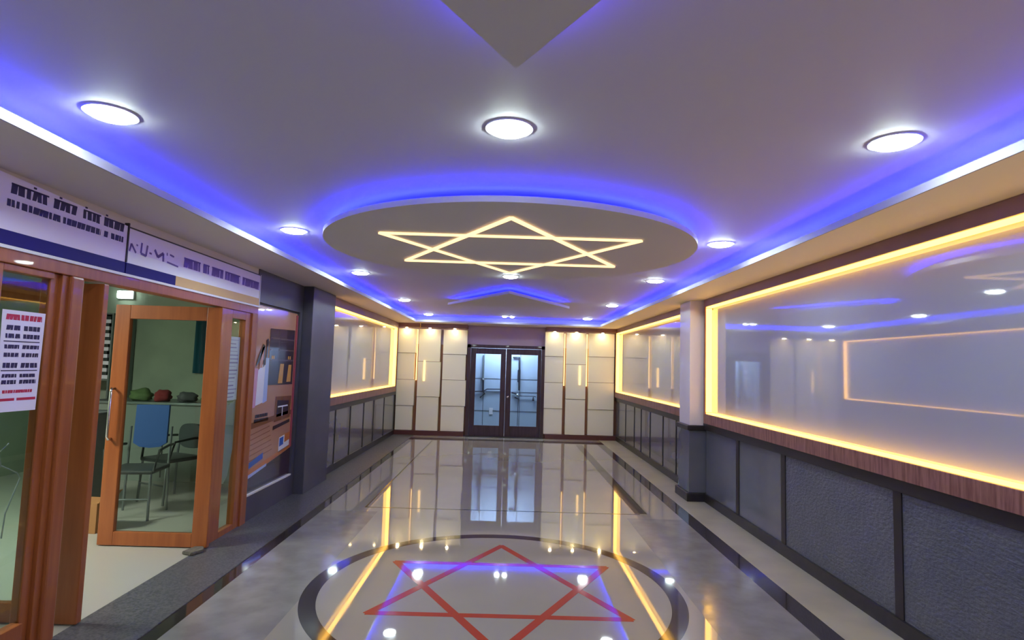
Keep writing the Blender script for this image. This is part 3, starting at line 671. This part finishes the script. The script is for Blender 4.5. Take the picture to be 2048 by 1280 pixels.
# curtain on green wall
b = bmesh.new()
n = 26
top = []; bot = []
for i in range(n+1):
    x = -4.42 + .42*i/n; y = 8.25 - .02*math.sin(i*1.1)
    top.append(b.verts.new((x, y, 2.12))); bot.append(b.verts.new((x, y-.005, 1.32)))
for i in range(n): b.faces.new((bot[i], bot[i+1], top[i+1], top[i]))
bmesh.ops.solidify(b, geom=b.faces[:], thickness=.006)
t = thing('blue_curtain', 'teal blue curtain on the green wall inside the shop', 'curtain', (-4.2, 8.27, 1.3))
obj('fabric', b, 'teal_cloth', t, smooth=True)
obj('curtain_rod', tube(bmesh.new(), [(-4.48, 8.27, 2.13), (-3.95, 8.27, 2.13)], .012), 'steel', t)
# file rack on left of the view
t = thing('file_rack', 'rack stacked with black and white files inside the shop behind the door post', 'rack', (-5.5, 8.0, 0))
b = bmesh.new(); bx(b, -5.80, -5.78, 7.8, 8.28, 0, 2.1); bx(b, -5.30, -5.28, 7.8, 8.28, 0, 2.1)
for z in (.4, .8, 1.2, 2.08): bx(b, -5.78, -5.30, 7.8, 8.28, z, z+.02)
obj('rack_body', b, 'steel', t)
ords = ['bottom', 'second from the bottom', 'third from the bottom', 'fourth from the bottom', 'middle', 'fourth from the top', 'third from the top', 'second from the top', 'topmost']
for i in range(9):
    z = 1.221 + i*.093; x1 = -5.32 - rnd.random()*.03
    f = tag(obj('file_folder', box(-5.76, x1, 7.82+rnd.random()*.02, 8.2, z, z+.05, bev=.004), 'p_white'), 'white file in the shop rack, ' + ords[i] + ' of its stack', 'file', 'white files stacked in the rack')
    obj('black_cover', box(-5.76, x1-.01, 7.83, 8.2, z+.05, z+.092), 'dark_plastic', f, 'black cover')
lump('black_bag', -4.25, 5.9, .97-.0, .10, .08, .16, 'dark_plastic', 'black bag on the small cabinet behind the open shop door', 9, 'bag')
t = thing('side_cabinet', 'small grey cabinet standing behind the open shop door', 'cabinet', (-4.25, 5.9, 0))
obj('body', box(-4.5, -4.02, 5.7, 6.15, .06, .95, bev=.006), 'counter', t)
obj('foot', box(-4.46, -4.06, 5.74, 6.1, 0, .06), 'dark_plastic', t)
obj('cabinet_top', box(-4.52, -4.0, 5.68, 6.17, .95, .97, bev=.004), 'steel', t)
t = thing('cardboard_box', 'open brown cardboard box on the shop floor by the blue chair', 'box', (-3.62, 5.28, 0))
obj('body', box(-3.74, -3.5, 5.16, 5.4, .005, .26), 'card', t)
obj('flap', prism(bmesh.new(), [(-3.5, .26), (-3.44, .34), (-3.436, .337), (-3.496, .257)], 5.17, 5.39, 'y'), 'card', t)
# wall lamp, then a ceiling fill light added to brighten the shop
t = thing('wall_lamp', 'small bright white lamp high on the green wall inside the shop', 'light', (-5.45, 8.29, 2.36))
obj('housing', box(-5.56, -5.34, 8.26, 8.3, 2.34, 2.46, bev=.004), 'white_trim', t)
obj('diffuser', box(-5.55, -5.35, 8.22, 8.26, 2.35, 2.45, bev=.01), 'shop_lamp', t)
t = thing('shop_fill_light', 'square fill light added on the shop ceiling', 'light', (-4.9, 3.6, 2.6))
obj('housing', box(-5.25, -4.55, 3.25, 3.95, 2.575, 2.6), 'white_trim', t)
obj('diffuser', box(-5.22, -4.58, 3.28, 3.92, 2.562, 2.575), 'shop_fill', t)
# doorstop and scraps
b = prism(bmesh.new(), [(-2.50, 4.70), (-2.41, 4.66), (-2.36, 4.76), (-2.40, 4.84), (-2.47, 4.83)], .006, .03)
bmesh.ops.bevel(b, geom=b.edges[:], offset=.005, segments=2, affect='EDGES')
tag(obj('door_stop', b, 'stone'), 'flat grey stone on the threshold under the open door leaf', 'stone')
lump('plastic_bag', -2.60, 3.02, .004, .07, .05, .05, 'p_white', 'crumpled clear white plastic bag behind the left window at the floor', 13, 'bag')
b = bmesh.new(); tube(b, [(XF-.05, 2.97, 1.09), (XF-.06, 2.93, 1.05), (XF-.07, 2.96, .98), (XF-.07, 3.06, .93), (XF-.06, 3.07, .9), (XF-.06, 3.0, .74), (XF-.06, 2.99, .62)], .0035, 6)
tag(obj('hanging_wire', b, 'paper_grey'), 'thin pale wire hanging behind the left window below the notice', 'wire')
